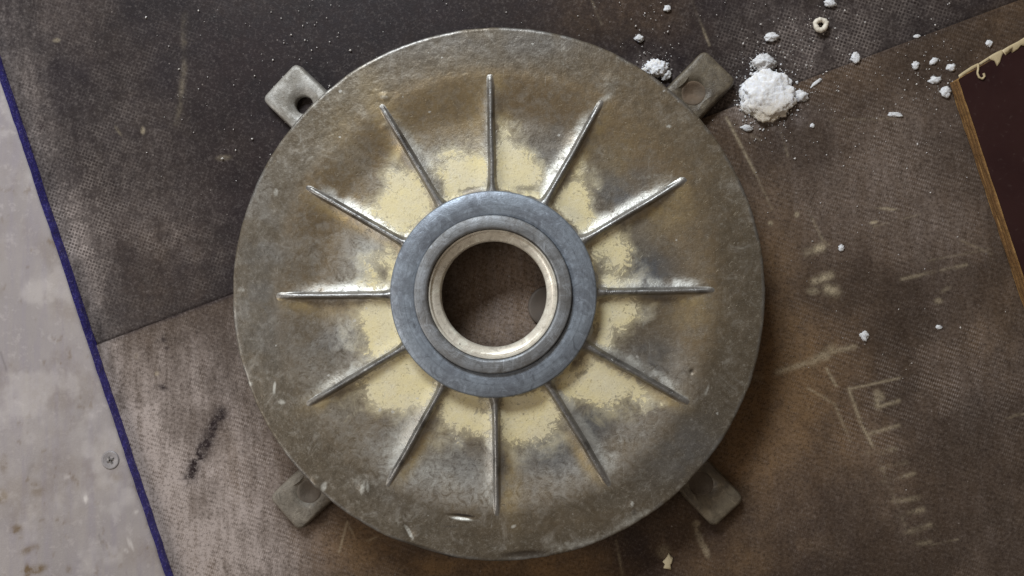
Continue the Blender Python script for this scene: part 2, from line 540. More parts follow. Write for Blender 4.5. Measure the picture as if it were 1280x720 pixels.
BROWN = [(962, 340, 40, 110, 0, .45), (1000, 460, 70, 90, 0, .42), (950, 535, 50, 50, 0, .60), (1245, 400, 50, 60, 0, .30), (1100, 620, 160, 90, 0, .22),
         (925, 610, 40, 60, 0, .35), (935, 695, 50, 30, 0, .65), (700, 705, 80, 26, 0, .55), (600, 700, 50, 20, 0, .5), (540, 708, 24, 14, 0, .6), (440, 680, 60, 40, 0, .35),
         (780, 25, 90, 50, 0, .20), (1090, 90, 130, 26, -18, .06), (1260, 15, 40, 20, -18, .12), (285, 580, 20, 60, -15, .4), (250, 660, 30, 90, -15, .25),
         (170, 470, 50, 50, 0, .22), (190, 350, 60, 60, 0, .22), (860, 650, 40, 50, 0, .18), (1010, 560, 60, 60, 0, .2), (620, 370, 75, 75, 0, .7)]  # last patch lifts the floor tone under the bore, standing in for light
DARK = [(290, 200, 60, 140, 0, .35), (300, 60, 120, 60, 0, .40), (600, 10, 200, 30, 0, .30), (205, 425, 4, 3, 20, .9), (209, 435, 3, 3, 0, .7), (206, 485, 8, 4, 20, .9), (51, 157, 5, 5, 0, .9),
        (800, 690, 70, 40, 0, .45), (980, 160, 40, 14, -50, .4), (150, 300, 60, 30, 40, .25), (1010, 690, 60, 40, 0, .25), (1010, 620, 40, 50, 0, .25), (840, 60, 60, 60, 0, .3), (885, 640, 12, 60, -15, .3)]
CREAM = [(1016, 364, 8, 5, 0, .3), (178, 163, 3, 5, 0, .35), (70, 50, 5, 3, 0, .25), (147, 163, 2, 8, -35, .2),
         (963, 279, 3, 3, 0, .5), (996, 268, 3, 4, 0, .5), (279, 197, 10, 4, -5, .15), (1092, 278, 5, 2, -10, .6), (1110, 261, 12, 2, 5, .4), (1182, 362, 7, 3, -30, .4), (1173, 376, 5, 4, 0, .3),
         (874, 672, 4, 14, -20, .45), (882, 688, 4, 10, -20, .35), (870, 655, 5, 5, 0, .3), (830, 690, 9, 9, 0, .2), (196, 467, 3, 3, 0, .35), (170, 445, 3, 4, 0, .25), (1100, 495, 7, 5, 60, .35), (1030, 445, 8, 6, 0, .4)]
SCRATCH = [([(1009, 316), (1018, 312), (1027, 309)], 4.2, .85), ([(1018, 352), (1029, 347), (1038, 344)], 4.0, .9), ([(1034, 362), (1043, 364)], 6.0, .75), ([(945, 473), (985, 461), (1020, 450)], 3.2, .42), ([(1015, 452), (1040, 436)], 5, .40), ([(1035, 441), (1068, 433)], 3, .42), ([(1033, 461), (1045, 482)], 1.6, .5),
           ([(1061, 486), (1076, 529), (1093, 562)], 1.9, .55), ([(1099, 575), (1110, 604), (1121, 630), (1132, 660)], 1.5, .38),
           ([(1063, 486), (1127, 472)], 1.5, .45), ([(1097, 509), (1123, 501)], 2.2, .5), ([(1096, 491), (1097, 509)], 3.6, .5), ([(1087, 542), (1123, 532)], 2.2, .42),
           ([(1087, 567), (1119, 562)], 3.0, .52), ([(1102, 586), (1132, 577)], 2.8, .42), ([(1104, 603), (1142, 592)], 2.3, .45), ([(1116, 627), (1149, 622)], 2.8, .40), ([(1121, 645), (1153, 637)], 2.8, .42),
           ([(1131, 666), (1162, 657)], 3.2, .5), ([(1146, 680), (1163, 677)], 2.5, .35), ([(1165, 681), (1197, 674)], 1.2, .3),
           ([(231, 20), (229, 90), (224, 140), (220, 155)], 3.6, .17), ([(865, 0), (887, 56)], 1.3, .4), ([(908, 147), (944, 216)], 1.5, .62), ([(944, 216), (965, 262)], 1.2, .25),
           ([(1127, 349), (1208, 331)], 2.0, .35), ([(1159, 326), (1270, 305)], 1.3, .15), ([(1010, 262), (1028, 300), (1036, 306)], 1.3, .3), ([(1258, 523), (1270, 519), (1280, 518)], 1.6, .75),
           ([(1010, 485), (1043, 505), (1058, 540), (1062, 552)], 1.5, .3), ([(434, 652), (424, 690)], 1.2, .35), ([(434, 652), (446, 678)], 1.2, .3), ([(456, 677), (470, 672)], 1.4, .3),
           ([(975, 160), (985, 195)], 1.3, .3), ([(1092, 283), (1150, 268)], 1.1, .2), ([(1200, 300), (1240, 318)], 1.3, .25), ([(770, 676), (778, 718)], 1.6, .25), ([(940, 170), (960, 180)], 1.5, .2),
           ([(740, 0), (752, 30)], 1.2, .2), ([(1040, 150), (1120, 148)], 1.4, .15)]
PAT = [(90, 250, 110, 200, -18, .55), (230, 60, 80, 80, 0, .35), (200, 340, 120, 60, -18, .5), (960, 60, 110, 60, 0, .55), (1090, 30, 150, 60, -18, .6), (1100, 470, 160, 70, -10, .8), (1200, 520, 120, 70, 0, .7),
       (1180, 200, 120, 60, 0, .35), (690, 345, 30, 30, 0, .5), (980, 420, 90, 80, 0, .45), (240, 540, 90, 160, -18, .35), (1010, 130, 80, 40, 0, .4)]

bench = empty('bench_top', kind='structure')
o = link('plywood_sheet', sheet('plywood_sheet', True), M_FILM_A, bench)
o = link('plywood_sheet', sheet('plywood_sheet', False), M_FILM_B, bench)
# core of the bench below the film
bm = bmesh.new()
bmesh.ops.create_cube(bm, size=1.0, matrix=Matrix.Translation((0, 0, -0.0165)) @ Matrix.Diagonal((1.90, 1.40, 0.025, 1)))
me = bpy.data.meshes.new('bench_core')
bm.to_mesh(me)
bm.free()
link('bench_core', me, M_DARK, bench)

# ------------------------------------------------------------------ pale grey board with a blue painted edge, at the left
BT = 0.0098


def mat_grey():
    t = NT('grey_paint')
    st = t.noise(1.0, 4, 0.6, co=t.mapping(scale=(120, 14, 1), rot=SHEET_ROT))
    n1, n2, n3 = t.noise(22, 4), t.noise(160, 5, 0.65), t.noise(900, 3)
    c = t.mix(t.ramp(n1, 0.3, 0.7), (0.285, 0.248, 0.234), (0.245, 0.214, 0.208))
    c = t.mix(t.ramp(st, 0.4, 0.70, 0, 0.6), c, (0.225, 0.195, 0.215))
    c = t.mix(t.ramp(n2, 0.52, 0.72, 0, 0.45), c, (0.40, 0.355, 0.34))
    c = t.mix(t.ramp(n2, 0.26, 0.38, 0.5, 0), c, (0.20, 0.17, 0.155))
    c = t.mix(t.ramp(n3, 0.6, 0.75, 0, 0.25), c, (0.20, 0.17, 0.16))
    c = t.mix(t.math('MULTIPLY', t.at('rust'), t.ramp(n2, 0.3, 0.55, 0.5, 1.1), clamp=True), c, (0.12, 0.075, 0.035))
    c = t.mix(t.at('white'), c, (0.55, 0.50, 0.47))
    c = t.mix(t.at('mark'), c, (0.13, 0.11, 0.11))
    t.bump(t.math('ADD', n2, n3), 0.25, 0.0004)
    return t.out(c, t.ramp(n2, 0.3, 0.7, 0.5, 0.7), 0, 0.4)


def mat_blue():
    t = NT('blue_edge_paint')
    n1, n2 = t.noise(120, 5, 0.65), t.noise(520, 4, 0.6)
    c = t.mix(t.ramp(n1, 0.3, 0.7), (0.035, 0.028, 0.20), (0.050, 0.042, 0.26))
    c = t.mix(t.ramp(n2, 0.54, 0.66, 0, 0.7), c, (0.20, 0.18, 0.42))
    c = t.mix(t.ramp(n2, 0.28, 0.38, 0.7, 0), c, (0.03, 0.025, 0.07))
    t.bump(t.math('ADD', n1, n2), 0.7, 0.0008)
    return t.out(c, 0.5, 0, 0.5)


e0, e1 = U2(0, 103, BT), U2(206, 720, BT)
ed = (e1 - e0) / np.linalg.norm(e1 - e0)      # along the edge, downwards
en = np.array([ed[1], -ed[0]])                # away from the bench middle (to the left)
if en[0] > 0:
    en = -en
start = e0 - ed * 0.35
LEN = 1.20
nl, nw = 700, 150
ls = np.linspace(0, LEN, nl)
ws = np.concatenate([[0.0, 0.0003, 0.0007], np.linspace(0.0011, 0.20, nw - 8), np.linspace(0.23, 0.50, 5)])
LL, WW = np.meshgrid(ls, ws)
wav = 0.0009 * (fbm(LL, LL * 0, 0.04, 4, 3) - 0.5) + 0.0006 * (fbm(LL, LL * 0, 0.008, 3, 8) - 0.5)
X = start[0] + ed[0] * LL + en[0] * (WW + wav * np.exp(-WW / 0.004))
Y = start[1] + ed[1] * LL + en[1] * (WW + wav * np.exp(-WW / 0.004))
Z = BT - 0.0007 * np.exp(-(WW / 0.0006) ** 1.5) + 0.0002 * (fbm(X, Y, 0.05, 3, 12) - 0.5)
ny, nx = X.shape
a = np.arange(ny - 1)[:, None] * nx + np.arange(nx - 1)[None]
Q = np.stack([a, a + nx, a + nx + 1, a + 1], -1).reshape(-1, 4)
me = mesh_np('grey_board', np.stack([X, Y, Z], -1).reshape(-1, 3), Q)
x, y = X.ravel(), Y.ravel()
nf = fbm(x, y, 0.008, 4, 71)
BB = lambda px, py, rx, ry, an=0: blob(x, y, px, py, rx, ry, an, z=BT, soft=2.0)
rust = 0.9 * BB(2, 620, 8, 9) + .8 * BB(20, 661, 9, 6, -10) + .75 * BB(38, 687, 15, 5, -22) + .9 * BB(45, 712, 15, 6, -15) + .9 * BB(34, 714, 4, 10) + .3 * BB(48, 615, 9, 7) + .5 * BB(5, 580, 6, 12) + .35 * BB(144, 596, 9, 6) + .35 * BB(121, 712, 3, 8) + .3 * BB(146, 560, 4, 8)
rust += .5 * BB(86, 712, 4, 5)
rust *= smooth(nf, 0.25, 0.5)
white = .8 * BB(107, 624, 2.5, 5) + .6 * BB(163, 680, 2, 9, -25) + .5 * BB(170, 640, 3, 3) + .4 * BB(84, 596, 5, 3) + .4 * BB(157, 688, 5, 2, 30)
n5 = fbm(x, y, 0.03, 5, 77)
rust += 0.22 * smooth(n5, 0.52, 0.75) + 0.35 * smooth(fbm(x, y, 0.006, 3, 78), 0.72, 0.82)
white += 0.25 * smooth(fbm(x, y, 0.02, 5, 79), 0.55, 0.75)
mark = .6 * stroke(x, y, [(0, 440), (8, 462)], 1.6, BT) + .5 * stroke(x, y, [(124, 668), (131, 688)], 1.3, BT) + .3 * BB(38, 585, 4, 12, 20) + .25 * BB(45, 650, 10, 5, -30) + .25 * BB(72, 572, 4, 3)
attr(me, 'rust', np.clip(rust, 0, 1))
attr(me, 'white', np.clip(white, 0, 1))
attr(me, 'mark', np.clip(mark, 0, 1))
GB = empty('grey_board', (float(e0[0]), float(e0[1]), 0), label='pale grey painted board with a dark blue edge, along the left side', category='board')
inv = Matrix.Translation((-float(e0[0]), -float(e0[1]), 0))
me.transform(inv)
link('board_face', me, mat_grey(), GB)
# blue edge wall
hs = np.linspace(0, 1, 7)
LL, HH = np.meshgrid(ls, hs)
wav2 = 0.0009 * (fbm(LL, LL * 0, 0.04, 4, 3) - 0.5) + 0.0006 * (fbm(LL, LL * 0, 0.008, 3, 8) - 0.5)
rag = 0.0016 * (fbm(LL, HH * 0.01, 0.006, 3, 15) - 0.5)
wv = wav2 - 0.00005 - 0.0004 * np.sin(HH * math.pi) + rag * np.sin(HH * math.pi)
X = start[0] + ed[0] * LL + en[0] * wv
Y = start[1] + ed[1] * LL + en[1] * wv
Z = -0.001 + HH * (BT - 0.0006 + 0.001)
ny, nx = X.shape
a = np.arange(ny - 1)[:, None] * nx + np.arange(nx - 1)[None]
Q = np.stack([a, a + nx, a + nx + 1, a + 1], -1).reshape(-1, 4)
me = mesh_np('edge_band', np.stack([X, Y, Z], -1).reshape(-1, 3), Q)
me.transform(inv)
link('edge_band', me, mat_blue(), GB, label='dark blue painted edge')
# countersunk screw
sc = U(138, 575, BT)
prof = [(0.0, BT - .0002), (.0012, BT - .0002), (.0030, BT + .0002), (.0052, BT + .0006), (.0060, BT + .0007), (.0064, BT + .0002), (.0066, BT - .002)]
me = lathe('screw', [(max(r, 1e-5), z) for r, z in prof], 40)
me.transform(Matrix.Translation((sc[0] - e0[0], sc[1] - e0[1], 0)))
scr = link('screw', me, mat_metal('screw_painted', (0.30, 0.275, 0.275), (0.22, 0.20, 0.20), 0.2, .45, .6, .4, .4), GB)
bm = bmesh.new()
for an in (0.5, 0.5 + math.pi / 2):
    bmesh.ops.create_cube(bm, size=1.0, matrix=Matrix.Translation((sc[0] - e0[0], sc[1] - e0[1], BT + .0003)) @ Matrix.Rotation(an, 4, 'Z') @ Matrix.Diagonal((.0050, .0010, .0010, 1)))
me = bpy.data.meshes.new('slot')
bm.to_mesh(me)
bm.free()
link('slot', me, mat_metal('slot_grey', (0.15, 0.135, 0.13), (0.11, 0.10, 0.095), 0.1, .5, .7, .3, .3), scr)

# ------------------------------------------------------------------ cast end shield
ZS = -0.014        # the casting is drawn with its flange at 46 mm and stands 14 mm lower
ES = empty('motor_end_shield', (0, 0, ZS), label='round cast metal end shield with radial ribs, central bore and four lugs', category='machine part')
ZF, RF, RD = 0.046, 0.1714, 0.1425


# ribs: tip and root as seen in the photo
RIBS = [((613, 92), (614, 238)), ((752, 125), (683, 250)), ((857, 222), (732, 300)), ((893, 362), (748, 366)), ((862, 503), (735, 435)), ((762, 607), (688, 487)),
        ((622, 645), (618, 500)), ((483, 612), (548, 490)), ((382, 505), (500, 438)), ((345, 372), (485, 368)), ((381, 235), (503, 302)), ((475, 127), (545, 250))]
rib_ang, rib_len = [], []
for tip, root in RIBS:
    a_ = U2(*tip, ZF + ZS)
    b_ = U2(*root, ZF + 0.008 + ZS)
    m_ = (a_ / np.linalg.norm(a_) + b_ / np.linalg.norm(b_))
    rib_ang.append(math.atan2(m_[1], m_[0]))
    rib_len.append(np.linalg.norm(a_))
rib_ang = np.array(rib_ang)


def web_z(r):
    dish = smooth((RD - r) / 0.030)
    z = ZF - 0.0052 * dish + 0.0022 * smooth((0.115 - r) / 0.050)
    z = z + 0.0040 * np.clip(1 - (r - 0.0640) / 0.0065, 0, 1) ** 2.2
    return z


rs = np.concatenate([np.linspace(0.060, RD + 0.003, 170), np.linspace(RD + 0.003, RF - 0.0022, 52)[1:], RF - 0.0022 + 0.0022 * np.sin(np.linspace(0, 1, 7)[1:] * math.pi / 2)])
zs = web_z(rs)
zs[-6:] = ZF - 0.0016 * (1 - np.cos(np.linspace(0, 1, 7)[1:] * math.pi / 2))
low_r = [RF + .0001, RF + .0001, RF - .0004, RF - .002, 0.1625, 0.1620, 0.1620]
low_z = [ZF - .004, ZF - .0085, ZF - .0105, ZF - .0115, ZF - .012, ZF - .014, 0.0142]
rr = np.concatenate([rs, low_r])
zz = np.concatenate([zs, low_z])
NT_ = 900
th = np.arange(NT_) * 2 * math.pi / NT_
RR = np.repeat(rr[:, None], NT_, 1)
TT = np.repeat(th[None], len(rr), 0)
edge_w = smooth(RR, 0.160, RF)
ex, ey = np.cos(th) * RF, np.sin(th) * RF
edge_n = 0.0011 * (fbm(ex, ey, 0.018, 4, 61) - 0.5) + 0.0003 * (fbm(ex, ey, 0.004, 3, 62) - 0.5)
RR = RR + edge_w * edge_n[None]
X, Y = RR * np.cos(TT), RR * np.sin(TT)
Z = np.repeat(zz[:, None], NT_, 1)
topm = (np.arange(len(rr)) < len(rs))[:, None]
Z = Z + topm * (0.0005 * (fbm(X, Y, 0.020, 3, 81) - 0.5) + 0.00030 * (fbm(X, Y, 0.0035, 3, 82) - 0.5) * smooth(RR, 0.10, 0.15))
for ra in rib_ang:
    dd = (TT - ra + math.pi) % (2 * math.pi) - math.pi
    Z = Z + topm * 0.0026 * np.exp(-(dd * RR / 0.0062) ** 2) * smooth(RD - RR, 0.0, 0.03)
# small knocks and nicks in the casting
for px, py, rx, ry, an, dz in [(575, 646, 15, 2.2, 6, -.0012), (511, 664, 5, 9, -30, -.0010), (520, 685, 30, 4, 14, -.0016), (660, 694, 24, 5, -3, -.0012), (480, 121, 6, 5, 0, .0008), (395, 605, 7, 9, 0, .0009), (455, 611, 8, 8, 0, .0008), (765, 100, 10, 10, 0, .0006),
                               (822, 484, 3, 3, 0, -.0012), (865, 465, 3, 3, 0, -.0010), (790, 630, 3, 4, 0, .0006), (900, 590, 4, 4, 0, .0007), (480, 158, 5, 4, 0, .0006)]:
    Z = Z + topm * dz * blob(X, Y, px, py, rx, ry, an, z=ZF + ZS, soft=1.5)
n, nr = NT_, len(rr)
i, j = np.arange(nr - 1)[:, None], np.arange(n)[None]
j2 = (j + 1) % n
Q = np.stack([i * n + j, (i + 1) * n + j, (i + 1) * n + j2, i * n + j2], -1).reshape(-1, 4)
me = mesh_np('flange_disc', np.stack([X, Y, Z], -1).reshape(-1, 3), Q)

# stains of the web, with lit and shaded rib flanks painted in
x, y = X.ravel(), Y.ravel()
r = np.hypot(x, y)
ang = np.arctan2(y, x)
nb = fbm(x, y, 0.045, 4, 101)
nm = fbm(x, y, 0.014, 4, 102)
# angle clockwise from the top rib -> sector
cw = np.mod(rib_ang[0] - ang, 2 * math.pi)
cwr = np.mod(rib_ang[0] - rib_ang, 2 * math.pi)
cwr[0] = 0
edges = np.append(cwr, 2 * math.pi)
sec = np.clip(np.searchsorted(edges, cw, side='right') - 1, 0, 11)
fr = (cw - edges[sec]) / (edges[sec + 1] - edges[sec])
YR = np.array([(208, 152), (200, 138), (200, 168), (190, 165), (240, 150), (188, 200), (194, 168), (168, 236), (198, 178), (178, 152), (168, 200), (168, 178)], float)
k_px = 0.000512
yr_ = (YR[sec, 0] * (1 - fr) + YR[sec, 1] * fr) * k_px
yel = np.clip(0.68 + (yr_ + 0.026 * (nb - 0.5) + 0.022 * (nm - 0.5) - r) / 0.026, 0, 1)
halo = np.exp(-((r - yr_ - 0.004) / 0.008) ** 2) * smooth(nm, 0.35, 0.65)
ZB = 0.044 + ZS
C = lambda px, py, rx, ry, an=0: blob(x, y, px, py, rx, ry, an, z=ZB)
for b in [(700, 225, 14, 22, 30, .7), (548, 235, 10, 14, 0, .5), (660, 235, 20, 6, 0, .5), (590, 238, 24, 5, 0, .55), (700, 280, 9, 18, -30, .6), (748, 340, 8, 26, 0, .45), (745, 400, 7, 20, 0, .3), (720, 455, 12, 14, 0, .5), (600, 512, 16, 9, 20, .5), (480, 345, 8, 16, 0, .4), (465, 300, 20, 24, 0, .5), (458, 425, 12, 20, 0, .4), (775, 345, 14, 10, 0, .35), (725, 470, 22, 5, -40, .5), (655, 505, 25, 5, 0, .4), (755, 330, 12, 16, 0, .3)]:
    yel -= b[-1] * C(*b[:-1])
for b in [(640, 215, 22, 30, 0, .3), (715, 245, 20, 14, -50, .35), (660, 520, 34, 20, 0, .3), (515, 465, 26, 30, 0, .25), (735, 480, 40, 18, 40, .3), (785, 395, 30, 16, 0, .2), (585, 515, 30, 20, 0, .2), (470, 405, 16, 40, 0, .3), (565, 225, 30, 16, 0, .3), (500, 250, 26, 22, 0, .2)]:
    yel += b[-1] * C(*b[:-1])
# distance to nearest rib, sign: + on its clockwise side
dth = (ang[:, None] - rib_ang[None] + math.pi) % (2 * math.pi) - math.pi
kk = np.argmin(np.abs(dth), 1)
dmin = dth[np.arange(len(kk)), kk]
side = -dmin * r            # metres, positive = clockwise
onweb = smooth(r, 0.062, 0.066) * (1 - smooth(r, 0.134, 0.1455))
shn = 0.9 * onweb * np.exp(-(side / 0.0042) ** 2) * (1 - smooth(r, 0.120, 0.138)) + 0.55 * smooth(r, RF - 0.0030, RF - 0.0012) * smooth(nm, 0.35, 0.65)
shade_side = np.array([1, 1, 1, 1, 1, 1, -1, -1, -1, -1, -1, -1])[kk]     # shaded side of each rib: ochre residue with the shade painted in
shade_side[kk == 0] = 1
shade_side[kk == 6] = -1
ws_ = side * shade_side
och = onweb * (np.exp(-((ws_ - 0.0045) / 0.0050) ** 2) * (ws_ > 0)) * smooth(nm, 0.30, 0.62) * 0.85 * (0.45 + 0.55 * smooth(r, 0.08, 0.12)) * (1 - 0.6 * smooth(r, 0.122, 0.138))  # ochre residue, coloured to paint in the rib's shaded side
pal = onweb * (np.exp(-((-ws_ - 0.0042) / 0.0048) ** 2) * (ws_ < 0)) * (0.35 + 0.8 * smooth(nm, 0.3, 0.6)) * 0.62 * (1 - 0.8 * smooth(r, 0.118, 0.140))  # lit flank of each rib painted pale, as a soft highlight
for b in [(600, 140, 20, 40, 0, .25), (545, 130, 60, 30, -20, .15), (840, 270, 30, 18, -30, .35), (860, 395, 30, 16, 0, .25), (420, 390, 50, 14, 10, .35), (485, 150, 18, 60, -28, .35), (430, 170, 30, 50, 0, .18), (640, 600, 12, 50, 0, .4), (415, 490, 40, 10, -30, .4), (545, 545, 40, 25, -30, .25), (830, 490, 30, 10, 30, .35), (770, 200, 22, 40, 20, .2), (560, 180, 50, 30, 0, .15), (470, 250, 40, 30, 0, .15), (725, 190, 14, 40, 28, .3)]:
    och += b[-1] * C(*b[:-1])
for b in [(440, 440, 50, 40, 0, .20), (505, 560, 50, 40, 0, .26), (560, 590, 60, 40, 0, .28), (700, 590, 50, 40, 0, .22), (440, 310, 50, 30, 0, .22), (815, 220, 36, 6, -10, .25), (795, 470, 14, 34, -35, .40), (770, 560, 10, 60, 15, .25), (455, 345, 24, 20, 0, .3), (510, 525, 20, 40, 25, .25), (850, 495, 20, 8, 30, .4), (765, 108, 18, 12, -40, .35), (755, 125, 10, 4, -30, .5), (690, 235, 10, 30, 28, .4), (540, 205, 20, 30, 0, .25), (610, 290, 6, 6, 0, 0), (800, 640, 60, 14, -25, .18), (720, 680, 60, 7, -14, .40), (790, 650, 26, 6, -30, .35), (450, 600, 20, 10, 0, .3), (330, 450, 30, 60, 0, .10), (860, 370, 26, 6, 0, .45), (830, 232, 20, 5, -28, .3), (385, 500, 20, 7, -30, .3), (400, 160, 40, 40, 0, .18), (890, 160, 14, 4, 30, .4), (370, 290, 40, 60, 0, .12)]:
    pal += b[-1] * C(*b[:-1])
pal += 0.45 * halo
brn = (0.18 + 0.55 * smooth(r, 0.095, 0.115) * (1 - smooth(r, 0.136, 0.150))) * (0.35 + 1.0 * smooth(nb, 0.3, 0.65))
brn *= 0.55 + 0.45 * smooth(y, -0.10, 0.06)
for b in [(560, 115, 70, 24, -8, .45), (690, 120, 60, 28, 10, .45), (850, 230, 60, 70, 0, .40), (870, 330, 50, 80, 0, .30), (430, 240, 50, 50, 0, .25), (830, 400, 60, 40, 0, .35), (720, 150, 40, 40, 0, .3), (480, 400, 40, 30, 0, .3), (480, 480, 40, 26, -20, .45), (580, 550, 40, 20, -20, .35), (680, 500, 60, 20, 0, .2), (800, 130, 80, 60, 40, .35), (700, 650, 120, 14, -8, .25)]:
    brn += b[-1] * C(*b[:-1])
sla = 0 * x
for b in [(775, 235, 34, 24, -20, .95), (690, 180, 34, 26, 0, .6), (545, 185, 34, 24, 0, .45), (805, 335, 22, 40, -10, .85), (830, 350, 26, 30, 0, .5), (690, 560, 50, 40, 0, .7), (740, 520, 26, 34, 0, .7), (820, 450, 40, 24, 20, .6), (460, 320, 16, 24, 0, .4), (570, 575, 50, 40, 0, .5), (420, 430, 50, 30, 0, .4), (500, 560, 40, 40, 0, .4), (510, 210, 18, 24, 0, .4), (330, 350, 40, 120, 0, .35), (640, 55, 200, 22, 0, .35), (850, 560, 60, 50, 0, .4)]:
    sla += b[-1] * C(*b[:-1])
sla *= 0.5 + smooth(nm, 0.3, 0.6) * 0.7
drk = 0 * x
CZ = lambda px, py, rx, ry, an=0: blob(x, y, px, py, rx, ry, an, z=ZF + ZS, soft=2)
for b in [(580, 644, 13, 1.6, 6, .9), (563, 658, 12, 1.3, 0, .4), (520, 687, 24, 2.5, 14, .9), (555, 695, 20, 2.2, 8, .8), (655, 693, 30, 4, -4, .55), (822, 484, 2.5, 2.5, 0, .7), (440, 650, 24, 3, 33, .3), (865, 464, 2.5, 2.5, 0, .6), (793, 640, 3, 5, 0, .5), (800, 650, 8, 4, 0, .3)]:
    drk += b[-1] * CZ(*b[:-1])
for b in [(577, 649, 14, 2, 6, .9), (511, 665, 2.5, 11, -30, .9), (405, 608, 4, 7, 20, .8), (453, 612, 3, 7, 10, .7), (460, 610, 2, 6, 0, .5), (790, 630, 2, 4, 0, .9), (642, 658, 4, 2, -30, .9), (480, 122, 6, 3, 0, .5), (884, 487, 2, 8, 20, .6), (343, 485, 2, 9, 5, .8), (352, 503, 5, 3, 0, .8), (312, 480, 4, 3, 0, .6), (345, 240, 3, 5, 0, .6), (302, 362, 5, 4, 0, .4), (900, 583, 3, 4, 20, .6), (908, 594, 2, 5, 20, .6), (836, 158, 4, 2, 0, .8)]:
    pal += b[-1] * CZ(*b[:-1])
crust = smooth(r, 0.134, 0.147) * (0.62 + 0.5 * smooth(nb, 0.3, 0.7)) + 0.0 * x
for b in [(800, 130, 90, 70, 40, .5), (880, 260, 70, 110, 0, .5), (900, 420, 60, 120, 0, .45), (860, 570, 70, 70, 0, .35), (760, 180, 60, 50, 0, .25), (840, 330, 60, 60, 0, .3), (640, 660, 160, 20, 0, .2), (560, 100, 90, 30, 0, .25), (640, 60, 220, 40, 0, .5), (470, 110, 90, 60, -40, .3)]:
    crust += b[-1] * C(*b[:-1]) * (0.5 + 0.8 * smooth(nm, 0.3, 0.65))
clean = 0.30 * onweb * smooth(nb, 0.3, 0.6)
for b in [(430, 430, 70, 60, 0, .55), (510, 570, 70, 50, 0, .6), (570, 600, 50, 40, 0, .6), (690, 590, 60, 40, 0, .5), (430, 310, 60, 40, 0, .45), (780, 540, 50, 50, 0, .35), (540, 200, 50, 40, 0, .35), (450, 230, 50, 40, 0, .3), (810, 460, 40, 30, 0, .35), (670, 160, 50, 40, 0, .2), (320, 420, 40, 120, 0, .25), (340, 240, 50, 90, 25, .25), (480, 90, 90, 40, -25, .2)]:
    clean += 1.35 * b[-1] * C(*b[:-1]) * (0.5 + 0.8 * smooth(nm, 0.3, 0.6))
yel = yel * np.array([.95, 1, 1, .95, 1, 1, 1, 1, 1, .85, .95, .95])[sec]
yel = yel * (1 - 0.55 * np.exp(-(side / 0.0052) ** 2)) - 0.45 * (1 - smooth(r, 0.0655, 0.0735)) * smooth(nm, 0.40, 0.58)
yel = np.clip(yel, 0, 1) * smooth(r, 0.062, 0.064) * (1 - smooth(r, 0.128, 0.138))
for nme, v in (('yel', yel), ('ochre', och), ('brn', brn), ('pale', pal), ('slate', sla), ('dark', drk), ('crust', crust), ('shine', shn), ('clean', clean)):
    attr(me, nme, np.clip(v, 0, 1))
link('flange_disc', me, M_CAST, ES)


